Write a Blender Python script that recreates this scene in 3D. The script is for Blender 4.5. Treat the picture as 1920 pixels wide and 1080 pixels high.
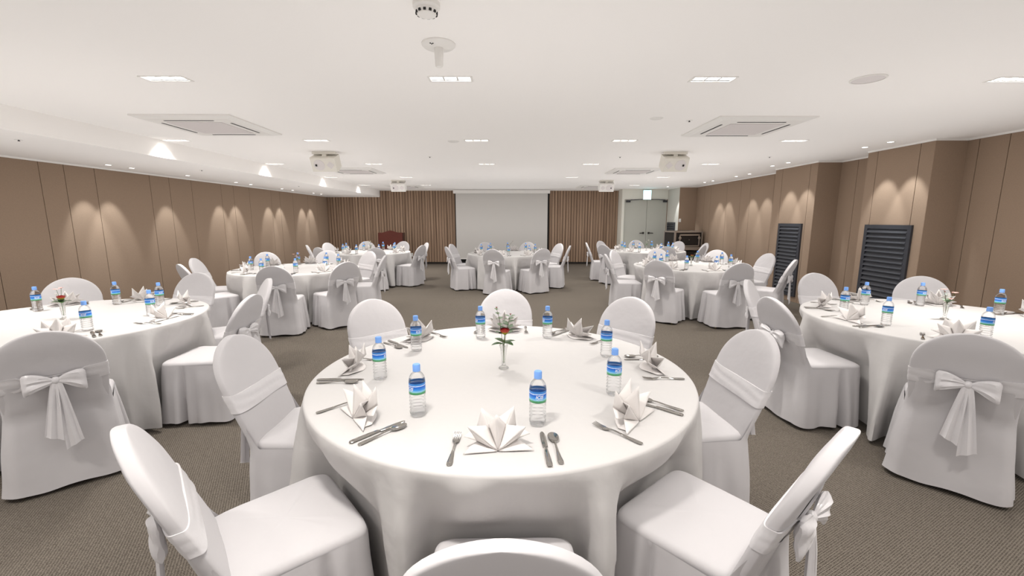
import bpy, bmesh, math, random
from mathutils import Vector, Matrix, noise
PI = math.pi
for o in list(bpy.data.objects): bpy.data.objects.remove(o, do_unlink=True)
S = bpy.context.scene
COL = S.collection

# ------------------------------------------------------------------ camera, world, exposure
cam_d = bpy.data.cameras.new('camera'); cam = bpy.data.objects.new('camera', cam_d); COL.objects.link(cam)
cam_d.sensor_width = 36; cam_d.lens = 15.0; cam_d.clip_start = 0.05; cam_d.clip_end = 60
cam.location = (0, 0, 1.5)
cam.rotation_euler = (math.radians(90 - 9.09), 0, math.radians(-0.21))
S.camera = cam
W = bpy.data.worlds.new('world'); S.world = W; W.use_nodes = True
W.node_tree.nodes['Background'].inputs[0].default_value = (1.0, 0.97, 0.93, 1)
W.node_tree.nodes['Background'].inputs[1].default_value = 1.0
S.view_settings.view_transform = 'Standard'; S.view_settings.look = 'None'
S.view_settings.exposure = 0.0; S.view_settings.gamma = 1.0
S.view_settings.use_curve_mapping = False
# soft room ambience: the renderer's own ambient-occlusion bounce approximation
S.cycles.use_fast_gi = True; S.cycles.fast_gi_method = 'ADD'
S.cycles.ao_bounces_render = 1
W.light_settings.ao_factor = 0.41; W.light_settings.distance = 1.2
LAMP_W = 4.25       # one lens of a triple downlight
SPOT_W = 50.0       # one wall-washing spot
LAMP_COL = (1.0, 0.955, 0.90)
SPOT_COL = (0.93, 0.98, 1.0)

# ------------------------------------------------------------------ room dimensions (metres, camera above the origin)
H = 2.48; XL = -6.14; XR = 5.62; YB = 14.6; YF = -2.6
XP = 5.22; SOF_X = -4.36; SOF_Z = 2.27; SOF_Y0 = -2.6

# ------------------------------------------------------------------ materials
def nd(nt, t, **kw):
    n = nt.nodes.new(t)
    for k, v in kw.items(): setattr(n, k, v)
    return n
def mat(name, col, rough=0.6, metal=0.0, spec=0.5, emit=None, es=1.0, bump=None, var=None, sheen=0.0, aniso=None):
    m = bpy.data.materials.new(name); m.use_nodes = True; nt = m.node_tree
    b = nt.nodes['Principled BSDF']
    b.inputs['Base Color'].default_value = (*col, 1); b.inputs['Roughness'].default_value = rough
    b.inputs['Metallic'].default_value = metal; b.inputs['Specular IOR Level'].default_value = spec
    if sheen: b.inputs['Sheen Weight'].default_value = sheen
    if emit: b.inputs['Emission Color'].default_value = (*emit, 1); b.inputs['Emission Strength'].default_value = es
    tc = nd(nt, 'ShaderNodeTexCoord')
    if var:   # (scale, amount)
        n = nd(nt, 'ShaderNodeTexNoise'); n.inputs['Scale'].default_value = var[0]; n.inputs['Detail'].default_value = 4
        nt.links.new(tc.outputs['Object'], n.inputs['Vector'])
        r = nd(nt, 'ShaderNodeMapRange'); r.inputs[3].default_value = 1 - var[1]; r.inputs[4].default_value = 1 + var[1]
        nt.links.new(n.outputs['Fac'], r.inputs[0])
        mx = nd(nt, 'ShaderNodeMix', data_type='RGBA', blend_type='MULTIPLY'); mx.inputs[0].default_value = 1
        mx.inputs[6].default_value = (*col, 1); nt.links.new(r.outputs[0], mx.inputs[7]); nt.links.new(mx.outputs[2], b.inputs['Base Color'])
    if bump:  # (scale, strength, distance)
        n = nd(nt, 'ShaderNodeTexNoise'); n.inputs['Scale'].default_value = bump[0]; n.inputs['Detail'].default_value = 3.5; n.inputs['Distortion'].default_value = 0.15
        nt.links.new(tc.outputs['Object'], n.inputs['Vector'])
        bp = nd(nt, 'ShaderNodeBump'); bp.inputs['Strength'].default_value = bump[1]; bp.inputs['Distance'].default_value = bump[2]
        nt.links.new(n.outputs['Fac'], bp.inputs['Height']); nt.links.new(bp.outputs[0], b.inputs['Normal'])
    return m
M = {}
M['cover'] = mat('chair_fabric', (0.53, 0.513, 0.522), 0.75, spec=0.3, bump=(5, 0.3, 0.022), sheen=0.1)
M['satin'] = mat('sash_satin', (0.63, 0.612, 0.622), 0.30, spec=0.5, bump=(22, 0.25, 0.01), sheen=0.2)
M['cloth'] = mat('table_linen', (0.54, 0.524, 0.514), 0.7, spec=0.3, bump=(6, 0.42, 0.02))
M['napkin'] = mat('napkin_linen', (0.70, 0.668, 0.65), 0.8, spec=0.25, bump=(40, 0.1, 0.004))
M['steel'] = mat('polished_steel', (0.46, 0.445, 0.42), 0.13, metal=1.0)
M['ceiling'] = mat('ceiling_paint', (0.92, 0.895, 0.87), 0.75, spec=0.2)
M['trimwhite'] = mat('white_paint', (0.84, 0.82, 0.79), 0.5)
M['plastic'] = mat('white_plastic', (0.82, 0.80, 0.77), 0.45)
M['grille'] = mat('pale_grille', (0.74, 0.70, 0.69), 0.6)
M['ivory'] = mat('ivory_plastic', (0.80, 0.77, 0.70), 0.5)
M['dark'] = mat('dark_slot', (0.02, 0.02, 0.02), 0.7)
M['panel'] = mat('fabric_wall_panel', (0.30, 0.218, 0.158), 0.9, spec=0.15, var=(90, 0.10))
M['panelgap'] = mat('panel_seam', (0.15, 0.10, 0.07), 0.9)
M['base'] = mat('dark_baseboard', (0.022, 0.018, 0.015), 0.5)
M['louver'] = mat('charcoal_louver', (0.035, 0.037, 0.045), 0.45)
M['doorpaint'] = mat('grey_green_door', (0.45, 0.45, 0.405), 0.4)
M['doorwall'] = mat('pale_door_wall', (0.72, 0.71, 0.64), 0.6)
M['pierpale'] = mat('pale_pier_paint', (0.55, 0.53, 0.48), 0.7)
M['screen'] = mat('projection_fabric', (0.58, 0.56, 0.535), 0.85, spec=0.1)
M['black'] = mat('black_board', (0.012, 0.012, 0.012), 0.7)
M['lectern'] = mat('mahogany_veneer', (0.085, 0.020, 0.014), 0.35, var=(6, 0.25))
M['lectern_dark'] = mat('mahogany_side', (0.035, 0.010, 0.008), 0.4)
M['alu'] = mat('brushed_aluminium', (0.62, 0.60, 0.58), 0.35, metal=0.9)
M['case'] = mat('black_case_board', (0.018, 0.016, 0.015), 0.5)
M['cap'] = mat('pale_blue_cap', (0.20, 0.40, 0.86), 0.4)
M['print'] = mat('white_print', (0.9, 0.9, 0.92), 0.5)
M['lens'] = mat('lamp_lens', (0.9, 0.9, 0.88), 0.4, emit=(1.0, 0.97, 0.92), es=8.0)
M['reflector'] = mat('lamp_reflector', (0.50, 0.49, 0.48), 0.5, metal=0.0)
M['exit'] = mat('lit_exit_panel', (0.7, 0.9, 0.9), 0.4, emit=(0.42, 0.92, 1.0), es=2.6)
M['stem'] = mat('green_stem', (0.10, 0.17, 0.05), 0.6)
M['twig'] = mat('brown_twig', (0.16, 0.11, 0.06), 0.7)
M['leaf'] = mat('dark_leaf', (0.035, 0.085, 0.022), 0.45, var=(30, 0.3))
M['euc'] = mat('eucalyptus_leaf', (0.16, 0.24, 0.14), 0.55, var=(30, 0.25))
M['eucpale'] = mat('pale_eucalyptus_leaf', (0.36, 0.46, 0.38), 0.55, var=(30, 0.2))
M['bud'] = mat('dusty_red_bud', (0.34, 0.12, 0.10), 0.6)
M['pink'] = mat('pink_petal', (0.80, 0.42, 0.38), 0.6)
M['white_petal'] = mat('white_petal', (0.88, 0.84, 0.72), 0.6)
M['yellow'] = mat('yellow_bud', (0.62, 0.55, 0.08), 0.6)
M['table'] = mat('grey_laminate', (0.35, 0.33, 0.31), 0.5)
M['foot'] = mat('brass_foot', (0.30, 0.22, 0.10), 0.4, metal=0.6)

def glass_mat(name, tint, ior, fac, rough=0.02):
    m = bpy.data.materials.new(name); m.use_nodes = True; nt = m.node_tree
    for n in list(nt.nodes): nt.nodes.remove(n)
    out = nd(nt, 'ShaderNodeOutputMaterial'); mx = nd(nt, 'ShaderNodeMixShader'); mx.inputs[0].default_value = fac
    t = nd(nt, 'ShaderNodeBsdfTransparent'); t.inputs[0].default_value = (*tint, 1)
    g = nd(nt, 'ShaderNodeBsdfGlass'); g.inputs['IOR'].default_value = ior; g.inputs['Roughness'].default_value = rough
    g.inputs['Color'].default_value = (*tint, 1)
    nt.links.new(t.outputs[0], mx.inputs[1]); nt.links.new(g.outputs[0], mx.inputs[2]); nt.links.new(mx.outputs[0], out.inputs[0])
    return m
M['pet'] = glass_mat('clear_water_bottle', (0.98, 0.985, 0.99), 1.33, 0.58)
M['glass'] = glass_mat('cut_glass', (0.98, 0.985, 0.98), 1.48, 0.6)

def carpet_mat():
    m = mat('woven_carpet', (0.17, 0.145, 0.12), 0.95, spec=0.1); nt = m.node_tree; b = nt.nodes['Principled BSDF']
    tc = nd(nt, 'ShaderNodeTexCoord'); mp = nd(nt, 'ShaderNodeMapping'); mp.inputs['Rotation'].default_value = (0, 0, math.radians(62))
    nt.links.new(tc.outputs['Object'], mp.inputs[0])
    w = nd(nt, 'ShaderNodeTexWave', wave_type='BANDS', bands_direction='X'); w.inputs['Scale'].default_value = 34; w.inputs['Distortion'].default_value = 1.6; w.inputs['Detail'].default_value = 2; w.inputs['Detail Scale'].default_value = 3
    w2 = nd(nt, 'ShaderNodeTexWave', wave_type='BANDS', bands_direction='Y'); w2.inputs['Scale'].default_value = 26; w2.inputs['Distortion'].default_value = 3.5; w2.inputs['Detail'].default_value = 2; w2.inputs['Detail Scale'].default_value = 4
    for x in (w, w2): nt.links.new(mp.outputs[0], x.inputs[0])
    n = nd(nt, 'ShaderNodeTexNoise'); n.inputs['Scale'].default_value = 130; n.inputs['Detail'].default_value = 3; nt.links.new(tc.outputs['Object'], n.inputs[0])
    a = nd(nt, 'ShaderNodeMath', operation='MULTIPLY'); nt.links.new(w.outputs['Fac'], a.inputs[0]); nt.links.new(w2.outputs['Fac'], a.inputs[1])
    a2 = nd(nt, 'ShaderNodeMath', operation='MULTIPLY_ADD'); nt.links.new(n.outputs['Fac'], a2.inputs[0]); a2.inputs[1].default_value = 0.7; nt.links.new(a.outputs[0], a2.inputs[2])
    r = nd(nt, 'ShaderNodeValToRGB'); r.color_ramp.elements[0].position = 0.22; r.color_ramp.elements[0].color = (0.185, 0.160, 0.134, 1)
    r.color_ramp.elements[1].position = 1.05; r.color_ramp.elements[1].color = (0.055, 0.046, 0.037, 1)
    nt.links.new(a2.outputs[0], r.inputs[0]); nt.links.new(r.outputs[0], b.inputs['Base Color'])
    bp = nd(nt, 'ShaderNodeBump'); bp.inputs['Strength'].default_value = 0.5; bp.inputs['Distance'].default_value = 0.006; bp.invert = True
    nt.links.new(a2.outputs[0], bp.inputs['Height']); nt.links.new(bp.outputs[0], b.inputs['Normal'])
    return m
M['carpet'] = carpet_mat()

def rib_mat():
    m = mat('ribbed_wood', (0.17, 0.115, 0.08), 0.7, spec=0.2); nt = m.node_tree; b = nt.nodes['Principled BSDF']
    tc = nd(nt, 'ShaderNodeTexCoord'); mp = nd(nt, 'ShaderNodeMapping'); mp.inputs['Scale'].default_value = (16, 16, 0.35)
    nt.links.new(tc.outputs['Object'], mp.inputs[0])
    n = nd(nt, 'ShaderNodeTexNoise'); n.inputs['Scale'].default_value = 1.0; n.inputs['Detail'].default_value = 5; nt.links.new(mp.outputs[0], n.inputs[0])
    r = nd(nt, 'ShaderNodeValToRGB'); r.color_ramp.elements[0].position = 0.3; r.color_ramp.elements[0].color = (0.19, 0.125, 0.085, 1)
    r.color_ramp.elements[1].position = 0.7; r.color_ramp.elements[1].color = (0.39, 0.27, 0.19, 1)
    nt.links.new(n.outputs['Fac'], r.inputs[0]); nt.links.new(r.outputs[0], b.inputs['Base Color'])
    return m
M['rib'] = rib_mat()

def zramp_mat(name, z0, z1, stops, rough=0.4, noise_amt=0.0):
    m = mat(name, stops[0][1], rough); nt = m.node_tree; b = nt.nodes['Principled BSDF']
    tc = nd(nt, 'ShaderNodeTexCoord'); sp = nd(nt, 'ShaderNodeSeparateXYZ'); nt.links.new(tc.outputs['Object'], sp.inputs[0])
    mr = nd(nt, 'ShaderNodeMapRange'); mr.inputs[1].default_value = z0; mr.inputs[2].default_value = z1; nt.links.new(sp.outputs[2], mr.inputs[0])
    src = mr.outputs[0]
    if noise_amt:
        n = nd(nt, 'ShaderNodeTexNoise'); n.inputs['Scale'].default_value = 120; nt.links.new(tc.outputs['Object'], n.inputs[0])
        a = nd(nt, 'ShaderNodeMath', operation='MULTIPLY_ADD'); nt.links.new(n.outputs['Fac'], a.inputs[0]); a.inputs[1].default_value = noise_amt
        s = nd(nt, 'ShaderNodeMath', operation='SUBTRACT'); nt.links.new(src, s.inputs[0]); s.inputs[1].default_value = noise_amt / 2
        nt.links.new(s.outputs[0], a.inputs[2]); src = a.outputs[0]
    r = nd(nt, 'ShaderNodeValToRGB'); cr = r.color_ramp
    while len(cr.elements) < len(stops): cr.elements.new(0.5)
    for e, (p, c) in zip(cr.elements, stops): e.position = p; e.color = (*c, 1)
    nt.links.new(src, r.inputs[0]); nt.links.new(r.outputs[0], b.inputs['Base Color'])
    return m
M['label'] = zramp_mat('label_print_and_refraction', 0.0935, 0.137, [(0.0, (0.05, 0.24, 0.08)), (0.18, (0.09, 0.40, 0.18)), (0.27, (0.30, 0.62, 0.85)), (0.42, (0.05, 0.32, 0.82)), (0.66, (0.012, 0.12, 0.58)), (0.735, (0.015, 0.13, 0.58)), (0.76, (0.62, 0.72, 0.88)), (0.81, (0.55, 0.66, 0.86)), (0.84, (0.03, 0.18, 0.55)), (1.0, (0.06, 0.24, 0.60))], 0.35, 0.07)  # printed label below; pale line and top blue band paint its refraction in the water
M['rose'] = zramp_mat('red_rose_petals', 0.0, 0.034, [(0.0, (0.20, 0.26, 0.03)), (0.30, (0.36, 0.36, 0.04)), (0.48, (0.42, 0.05, 0.025)), (1.0, (0.32, 0.006, 0.016))], 0.5, 0.15)
M['rosedark'] = zramp_mat('dark_rose_petals', 0.0, 0.034, [(0.0, (0.30, 0.38, 0.05)), (0.4, (0.45, 0.30, 0.05)), (0.65, (0.22, 0.04, 0.02)), (1.0, (0.14, 0.015, 0.015))], 0.5, 0.15)

# ------------------------------------------------------------------ mesh helper
class MB:
    def __init__(s): s.v = []; s.f = []
    def add(s, vs, fs):
        o = len(s.v); s.v += [tuple(v) for v in vs]; s.f += [tuple(i + o for i in f) for f in fs]; return s
    def box(s, x0, x1, y0, y1, z0, z1, mx=None):
        vs = [(x0,y0,z0),(x1,y0,z0),(x1,y1,z0),(x0,y1,z0),(x0,y0,z1),(x1,y0,z1),(x1,y1,z1),(x0,y1,z1)]
        if mx: vs = [mx @ Vector(v) for v in vs]
        return s.add(vs, [(3,2,1,0),(4,5,6,7),(0,1,5,4),(1,2,6,5),(2,3,7,6),(3,0,4,7)])
    def rings(s, rings, cap0=True, cap1=True, closed=True):
        n = len(rings[0]); vs = [p for r in rings for p in r]; fs = []
        for i in range(len(rings) - 1):
            for j in range(n if closed else n - 1):
                k = (j + 1) % n; fs.append((i*n+j, i*n+k, (i+1)*n+k, (i+1)*n+j))
        if cap0: fs.append(tuple(range(n - 1, -1, -1)))
        if cap1: fs.append(tuple((len(rings) - 1)*n + j for j in range(n)))
        return s.add(vs, fs)
    def lathe(s, prof, n=24, cx=0, cy=0, cz=0, cap0=True, cap1=True, flute=None):
        R = []
        for (r, z) in prof:
            ring = []
            for j in range(n):
                a = 2*PI*j/n; rr = r*(1 + (flute(a, z) if flute else 0)); ring.append((cx + rr*math.cos(a), cy + rr*math.sin(a), cz + z))
            R.append(ring)
        return s.rings(R, cap0, cap1)
    def tube(s, pts, rad, n=8):
        pts = [Vector(p) for p in pts]; R = []
        for i, p in enumerate(pts):
            d = (pts[min(i+1, len(pts)-1)] - pts[max(i-1, 0)]).normalized()
            u = d.cross(Vector((0.123, 0.31, 0.94))); u = u.normalized() if u.length > 1e-4 else Vector((1,0,0)); w = d.cross(u)
            r = rad[i] if isinstance(rad, (list, tuple)) else rad
            R.append([p + (u*math.cos(2*PI*j/n) + w*math.sin(2*PI*j/n))*r for j in range(n)])
        return s.rings(R)
    def grid(s, fn, nu, nv):
        vs = [fn(i/nu, j/nv) for j in range(nv+1) for i in range(nu+1)]
        return s.add(vs, [(j*(nu+1)+i, j*(nu+1)+i+1, (j+1)*(nu+1)+i+1, (j+1)*(nu+1)+i) for j in range(nv) for i in range(nu)])
    def build(s, name, m, parent=None, smooth=True, angle=40, loc=None):
        me = bpy.data.meshes.new(name); me.from_pydata(s.v, [], s.f); me.validate()
        bm = bmesh.new(); bm.from_mesh(me)
        if len(bm.faces) < 60000: bmesh.ops.recalc_face_normals(bm, faces=bm.faces)
        bm.to_mesh(me); bm.free()
        me.materials.append(M[m] if isinstance(m, str) else m)
        if smooth:
            for p in me.polygons: p.use_smooth = True
            me.set_sharp_from_angle(angle=math.radians(angle))
        o = bpy.data.objects.new(name, me); COL.objects.link(o)
        if parent is not None: o.parent = parent
        if loc: o.location = loc
        return o
def tag(o, label=None, cat=None, group=None, kind=None):
    if label: o['label'] = label
    if cat: o['category'] = cat
    if group: o['group'] = group
    if kind: o['kind'] = kind
    return o
def thing(name, loc=(0,0,0), rz=0.0, label=None, cat=None, group=None):
    o = bpy.data.objects.new(name, None); o.empty_display_size = 0.05; COL.objects.link(o)
    o.location = loc; o.rotation_euler = (0, 0, rz); return tag(o, label, cat, group)
def struct(o, label, cat): return tag(o, label, cat, None, 'structure')
def copy_tree(o, parent=None):
    c = o.copy(); COL.objects.link(c)
    if parent is not None:
        c.parent = parent; c.matrix_parent_inverse = o.matrix_parent_inverse.copy()
    for ch in list(o.children): copy_tree(ch, c)
    return c
class Proto:
    """first use places the built original, later uses place copies"""
    def __init__(s, root): s.r = root; s.used = False
    def put(s, loc, rz, label, group=None, tilt=None):
        o = s.r if not s.used else copy_tree(s.r)
        s.used = True; o.location = loc; o.rotation_euler = (tilt or 0, 0, rz)
        o['label'] = label
        if group: o['group'] = group
        return o

# ------------------------------------------------------------------ the setting
struct(MB().box(XL-0.2, XR+0.2, YF-0.2, YB+0.2, -0.1, 0).build('floor', 'carpet', smooth=False), 'grey brown woven carpet across the whole hall', 'floor')

GX = [-4.17, -2.42, -0.42, 1.43, 3.56]; GY = [0.87, 3.2, 5.56, 7.83, 10.2, 12.54]
SKIP = {(2, 4), (2, 5), (3, 5)}
LAMPS = [(GX[i], GY[j], i, j) for j in range(len(GY)) for i in range(len(GX)) if (i, j) not in SKIP]
FW, FD = 0.29, 0.098     # fixture opening
holes = [(x - FW/2, x + FW/2, y - FD/2, y + FD/2) for x, y, i, j in LAMPS]
def holed_slab(x0, x1, y0, y1, z, t, holes):
    xs = sorted({x0, x1, *[h[0] for h in holes], *[h[1] for h in holes]}); ys = sorted({y0, y1, *[h[2] for h in holes], *[h[3] for h in holes]})
    mb = MB()
    for a, b in zip(xs, xs[1:]):
        for c, d in zip(ys, ys[1:]):
            mx, my = (a+b)/2, (c+d)/2
            if any(h[0] < mx < h[1] and h[2] < my < h[3] for h in holes): continue
            mb.add([(a,c,z),(a,d,z),(b,d,z),(b,c,z)], [(0,1,2,3)])
    mb.box(x0, x1, y0, y1, z + t, z + t + 0.05)
    return mb
struct(holed_slab(SOF_X, XR+0.2, YF, YB+0.1, H, 0.16, holes).build('ceiling', 'ceiling', smooth=False), 'smooth white main ceiling', 'ceiling')
SPL = [(-5.72, 3.15), (-5.72, 4.05), (-5.71, 6.28), (-5.71, 6.66), (-5.69, 7.76), (-5.73, 9.17), (-5.74, 9.70), (-5.75, 11.02), (-5.75, 11.55), (-5.76, 12.78), (-5.76, 13.31)]
sof = MB().box(XL-0.1, SOF_X, SOF_Y0, YB, SOF_Z, H + 0.2)
struct(sof.build('trim_1', 'ceiling', smooth=False), 'lowered white ceiling bulkhead along the left wall', 'bulkhead')

def panel_wall(name, axis, pos, a0, a1, seams, z1, face, m='panel', gap=0.008):
    """wall in the plane axis=pos running a0..a1, with panel seams; face=+1/-1 the room side"""
    mb = MB(); cuts = [a0] + [s for s in seams if a0 + .03 < s < a1 - .03] + [a1]
    t = 0.03
    for p, q in zip(cuts, cuts[1:]):
        p2, q2 = p + gap/2, q - gap/2
        lo, hi = (pos - t, pos) if face > 0 else (pos, pos + t)
        if axis == 'x': mb.box(lo, hi, p2, q2, 0, z1)
        else: mb.box(p2, q2, lo, hi, 0, z1)
    o = mb.build(name, m, smooth=False)
    lo, hi = (pos - t - 0.08, pos - 0.012) if face > 0 else (pos + 0.012, pos + t + 0.08)
    bk = MB().box(lo, hi, a0, a1, 0, z1) if axis == 'x' else MB().box(a0, a1, lo, hi, 0, z1)
    k = bk.build('seam_backing', 'panelgap', o, smooth=False)
    return o
seamL = [-2.8, -1.9, -0.6, 0.4, 1.3, 2.6, 3.3, 4.2, 4.62, 5.12, 5.75, 6.07, 6.51, 7.48, 7.9, 8.44, 9.29, 9.7, 10.28, 11.2, 11.62, 12.3, 13.2, 13.8]
struct(panel_wall('wall_left', 'x', XL, YF, YB, seamL, SOF_Z, 1), 'long brown fabric panelled left wall with spot scallops', 'wall')
def right_wall():
    # recess planes and the two piers with their louvers, one continuous wall
    o = panel_wall('wall_right', 'x', XR, YF, 13.1, [-2.6, -1.2, 0.3, 1.9, 3.0, 4.1, 4.98, 5.3, 7.1, 9.3, 10.2, 10.62, 11.3, 12.2, 12.6], H, -1)
    return o
struct(right_wall(), 'brown fabric panelled right wall between the projecting piers', 'wall')
def pier(name, y0, y1, x, seams, label):
    o = panel_wall(name, 'x', x, y0, y1, seams, H, -1)
    MB().box(x + 0.001, XR + 0.02, y0 - 0.001, y0 + 0.02, 0, H).build('pier_side', 'panel', o, smooth=False)
    MB().box(x + 0.001, XR + 0.02, y1 - 0.02, y1 + 0.001, 0, H).build('pier_side', 'panel', o, smooth=False)
    return struct(o, label, 'wall')
pier('trim_2', 5.43, 6.43, XP, [5.62, 6.26], 'nearer brown wall pier holding the large louver')
pier('trim_3', 7.45, 8.62, XP, [7.63, 8.40], 'farther brown wall pier holding a louver')
X3 = 5.10; YD = 14.08
p3 = MB().box(X3, X3 + 0.1, 13.12, YD, 0, H).build('trim_4', 'pierpale', smooth=False)
MB().box(X3, XR + 0.1, 13.1, 13.12, 0, H).build('pier_side', 'panel', p3, smooth=False)
struct(p3, 'pale corner pier right of the double door', 'wall')
# back wall: ribbed wood on both sides of the screen
def ribs(mb, x0, x1, z0, z1, y):
    n = max(1, round((x1 - x0)/0.094)); w = (x1 - x0)/n
    for i in range(n):
        a = x0 + i*w; d = 0.012*random.random()
        mb.add([(a+0.012, y-0.022-d, z0), (a+w*0.5, y-0.030-d, z0), (a+w-0.004, y-0.020-d, z0), (a+w-0.004, y, z0), (a+0.012, y, z0),
                (a+0.012, y-0.022-d, z1), (a+w*0.5, y-0.030-d, z1), (a+w-0.004, y-0.020-d, z1), (a+w-0.004, y, z1), (a+0.012, y, z1)],
               [(0,1,6,5), (1,2,7,6), (2,3,8,7), (4,0,5,9)])
random.seed(3)
wb = MB(); ribs(wb, XL, SOF_X, 0.075, SOF_Z, YB); ribs(wb, SOF_X, -1.86, 0.075, H, YB); ribs(wb, 1.30, 3.62, 0.075, H, YB)
bw = wb.build('wall_back', 'rib', smooth=False); struct(bw, 'brown vertically ribbed wood back wall around the projection screen', 'wall')
MB().box(XL - 0.1, XR + 0.2, YB, YB + 0.1, 0, H + 0.2).build('rib_backing', 'panelgap', bw, smooth=False)
rb = MB().box(-1.86, 1.30, YB - 0.02, YB - 0.001, 0, H).build('trim_5', 'black', smooth=False); struct(rb, 'black recess behind the projection screen', 'recess')
# wall holding the double door
dw = MB().box(3.62, 3.70, YD, YB, 0, H).box(3.70, X3, YD, YB, 2.16, H).build('wall_door', 'doorwall', smooth=False); struct(dw, 'pale painted wall around the double door', 'wall')
dr = thing('door_1', (4.45, YD + 0.05, 0)); struct(dr, 'grey green double door under the exit sign', 'door')
for s in (-1, 1):
    x0, x1 = (-0.745, -0.004) if s < 0 else (0.004, 0.645)
    lf = MB().box(x0, x1, 0, 0.045, 0.01, 2.15).build('door_leaf', 'doorpaint', dr, smooth=False)
    h = MB().lathe([(0.0, 0), (0.032, 0), (0.032, 0.02), (0.0, 0.02)], 16)
    h.v = [(x + s*0.09, -z, y + 1.07) for x, y, z in h.v]
    h.tube([(s*0.09, -0.02, 1.07), (s*0.09, -0.06, 1.07), (s*0.13, -0.065, 1.07), (s*0.22, -0.06, 1.065)], 0.014)
    h.build('door_handle', 'base', lf)
    c = MB().box(s*0.60 - 0.09, s*0.60 + 0.045, -0.05, 0.0, 2.06, 2.12).tube([(s*0.56, -0.06, 2.13), (s*0.30, -0.16, 2.145), (s*0.08, -0.02, 2.15)], 0.012).build('door_closer', 'louver', dr)
MB().box(-0.75, 0.65, -0.02, 0.03, 2.15, 2.17).build('door_head', 'grille', dr, smooth=False)
struct(MB().box(XL, XL + 0.012, YF, YB, 0, 0.07).build('baseboard_left', 'base', smooth=False), 'dark baseboard of the left wall', 'baseboard')
struct(MB().box(XR - 0.012, XR, YF, 5.42, 0, 0.07).box(XR - 0.012, XR, 6.44, 7.44, 0, 0.07).box(XR - 0.012, XR, 8.63, 13.1, 0, 0.07).build('baseboard_right', 'base', smooth=False), 'dark baseboard of the right wall', 'baseboard')
struct(MB().box(XL, -1.86, YB - 0.03, YB, 0, 0.075).box(1.30, 3.62, YB - 0.03, YB, 0, 0.075).build('baseboard_back', 'base', smooth=False), 'dark baseboard of the ribbed back wall', 'baseboard')
# thin white cornice
cr = MB().box(XL, XL + 0.015, YF, YB, SOF_Z - 0.022, SOF_Z).box(XR - 0.015, XR, YF, 5.43, H - 0.022, H).box(XP - 0.015, XP, 5.43, 6.43, H - 0.022, H)
cr.box(XP - 0.015, XR, 5.415, 5.43, H - 0.022, H).box(XR - 0.015, XR, 6.43, 7.45, H - 0.022, H).box(XP - 0.015, XP, 7.45, 8.62, H - 0.022, H).box(XP - 0.015, XR, 7.435, 7.45, H - 0.022, H)
cr.box(XR - 0.015, XR, 8.62, 13.1, H - 0.022, H).box(X3 - 0.015, X3, 13.1, YD, H - 0.022, H).box(X3 - 0.015, XR, 13.085, 13.1, H - 0.022, H)
cr.box(XL, SOF_X, YB - 0.05, YB - 0.04, SOF_Z - 0.022, SOF_Z).box(SOF_X, 3.62, YB - 0.05, YB - 0.04, H - 0.022, H)
struct(cr.build('trim_6', 'trimwhite', smooth=False), 'thin white cornice line along the wall tops', 'trim')
struct(MB().box(XL - 0.1, XR + 0.2, YF - 0.1, YF, 0, H + 0.2).build('wall_rear', 'panel', smooth=False), 'plain brown wall behind the camera', 'wall')

# ------------------------------------------------------------------ lamps
def make_triple():
    t = thing('recessed_downlight')
    f = MB()
    for (x0, x1, y0, y1) in [(-FW/2-.008, FW/2+.008, -FD/2-.008, -FD/2+.004), (-FW/2-.012, FW/2+.012, FD/2-.004, FD/2+.012), (-FW/2-.012, -FW/2+.004, -FD/2, FD/2), (FW/2-.004, FW/2+.012, -FD/2, FD/2)]:
        f.box(x0, x1, y0, y1, -0.004, 0.004)
    f.build('frame', 'plastic', t, smooth=False)
    c = MB(); hw, hd = FW/2, FD/2
    for i in range(4):
        x = -hw + i*(FW/3); c.box(max(-hw, x - 0.005), min(hw, x + 0.005), -hd, hd, 0.0, 0.05)
    c.box(-hw, hw, -hd, -hd + 0.004, 0, 0.05).box(-hw, hw, hd - 0.004, hd, 0, 0.05).box(-hw, hw, -hd, hd, 0.05, 0.055)
    c.build('housing', 'reflector', t, smooth=False)
    for i in (-1, 0, 1):
        MB().lathe([(0.0, 0.0105), (0.037, 0.0105), (0.041, 0.016), (0.041, 0.050), (0, 0.050)], 20, cap0=False, cap1=False).build('lens', 'lens', t, loc=(i*FW/3, 0, 0))
    L = bpy.data.lights.new('downlight_lamp', 'AREA'); L.shape = 'DISK'; L.size = 0.070; L.energy = LAMP_W; L.spread = math.radians(100); L.color = LAMP_COL
    for i in (-1, 0, 1):
        lo = bpy.data.objects.new('lamp', L); COL.objects.link(lo); lo.parent = t; lo.location = (i*FW/3, 0, 0.008)
    return Proto(t)
TRI = make_triple()
colname = ['leftmost column', 'second column from left', 'centre column', 'fourth column from left', 'rightmost column']
rowname = ['row just above the camera', 'nearest row in view', 'second row in view', 'third row in view', 'fourth row in view', 'farthest row by the back wall']
for x, y, i, j in LAMPS:
    TRI.put((x, y, H), 0, 'triple square ceiling downlight in the %s, %s' % (colname[i], rowname[j]), 'triple downlights in the main ceiling')['category'] = 'ceiling light'

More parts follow.
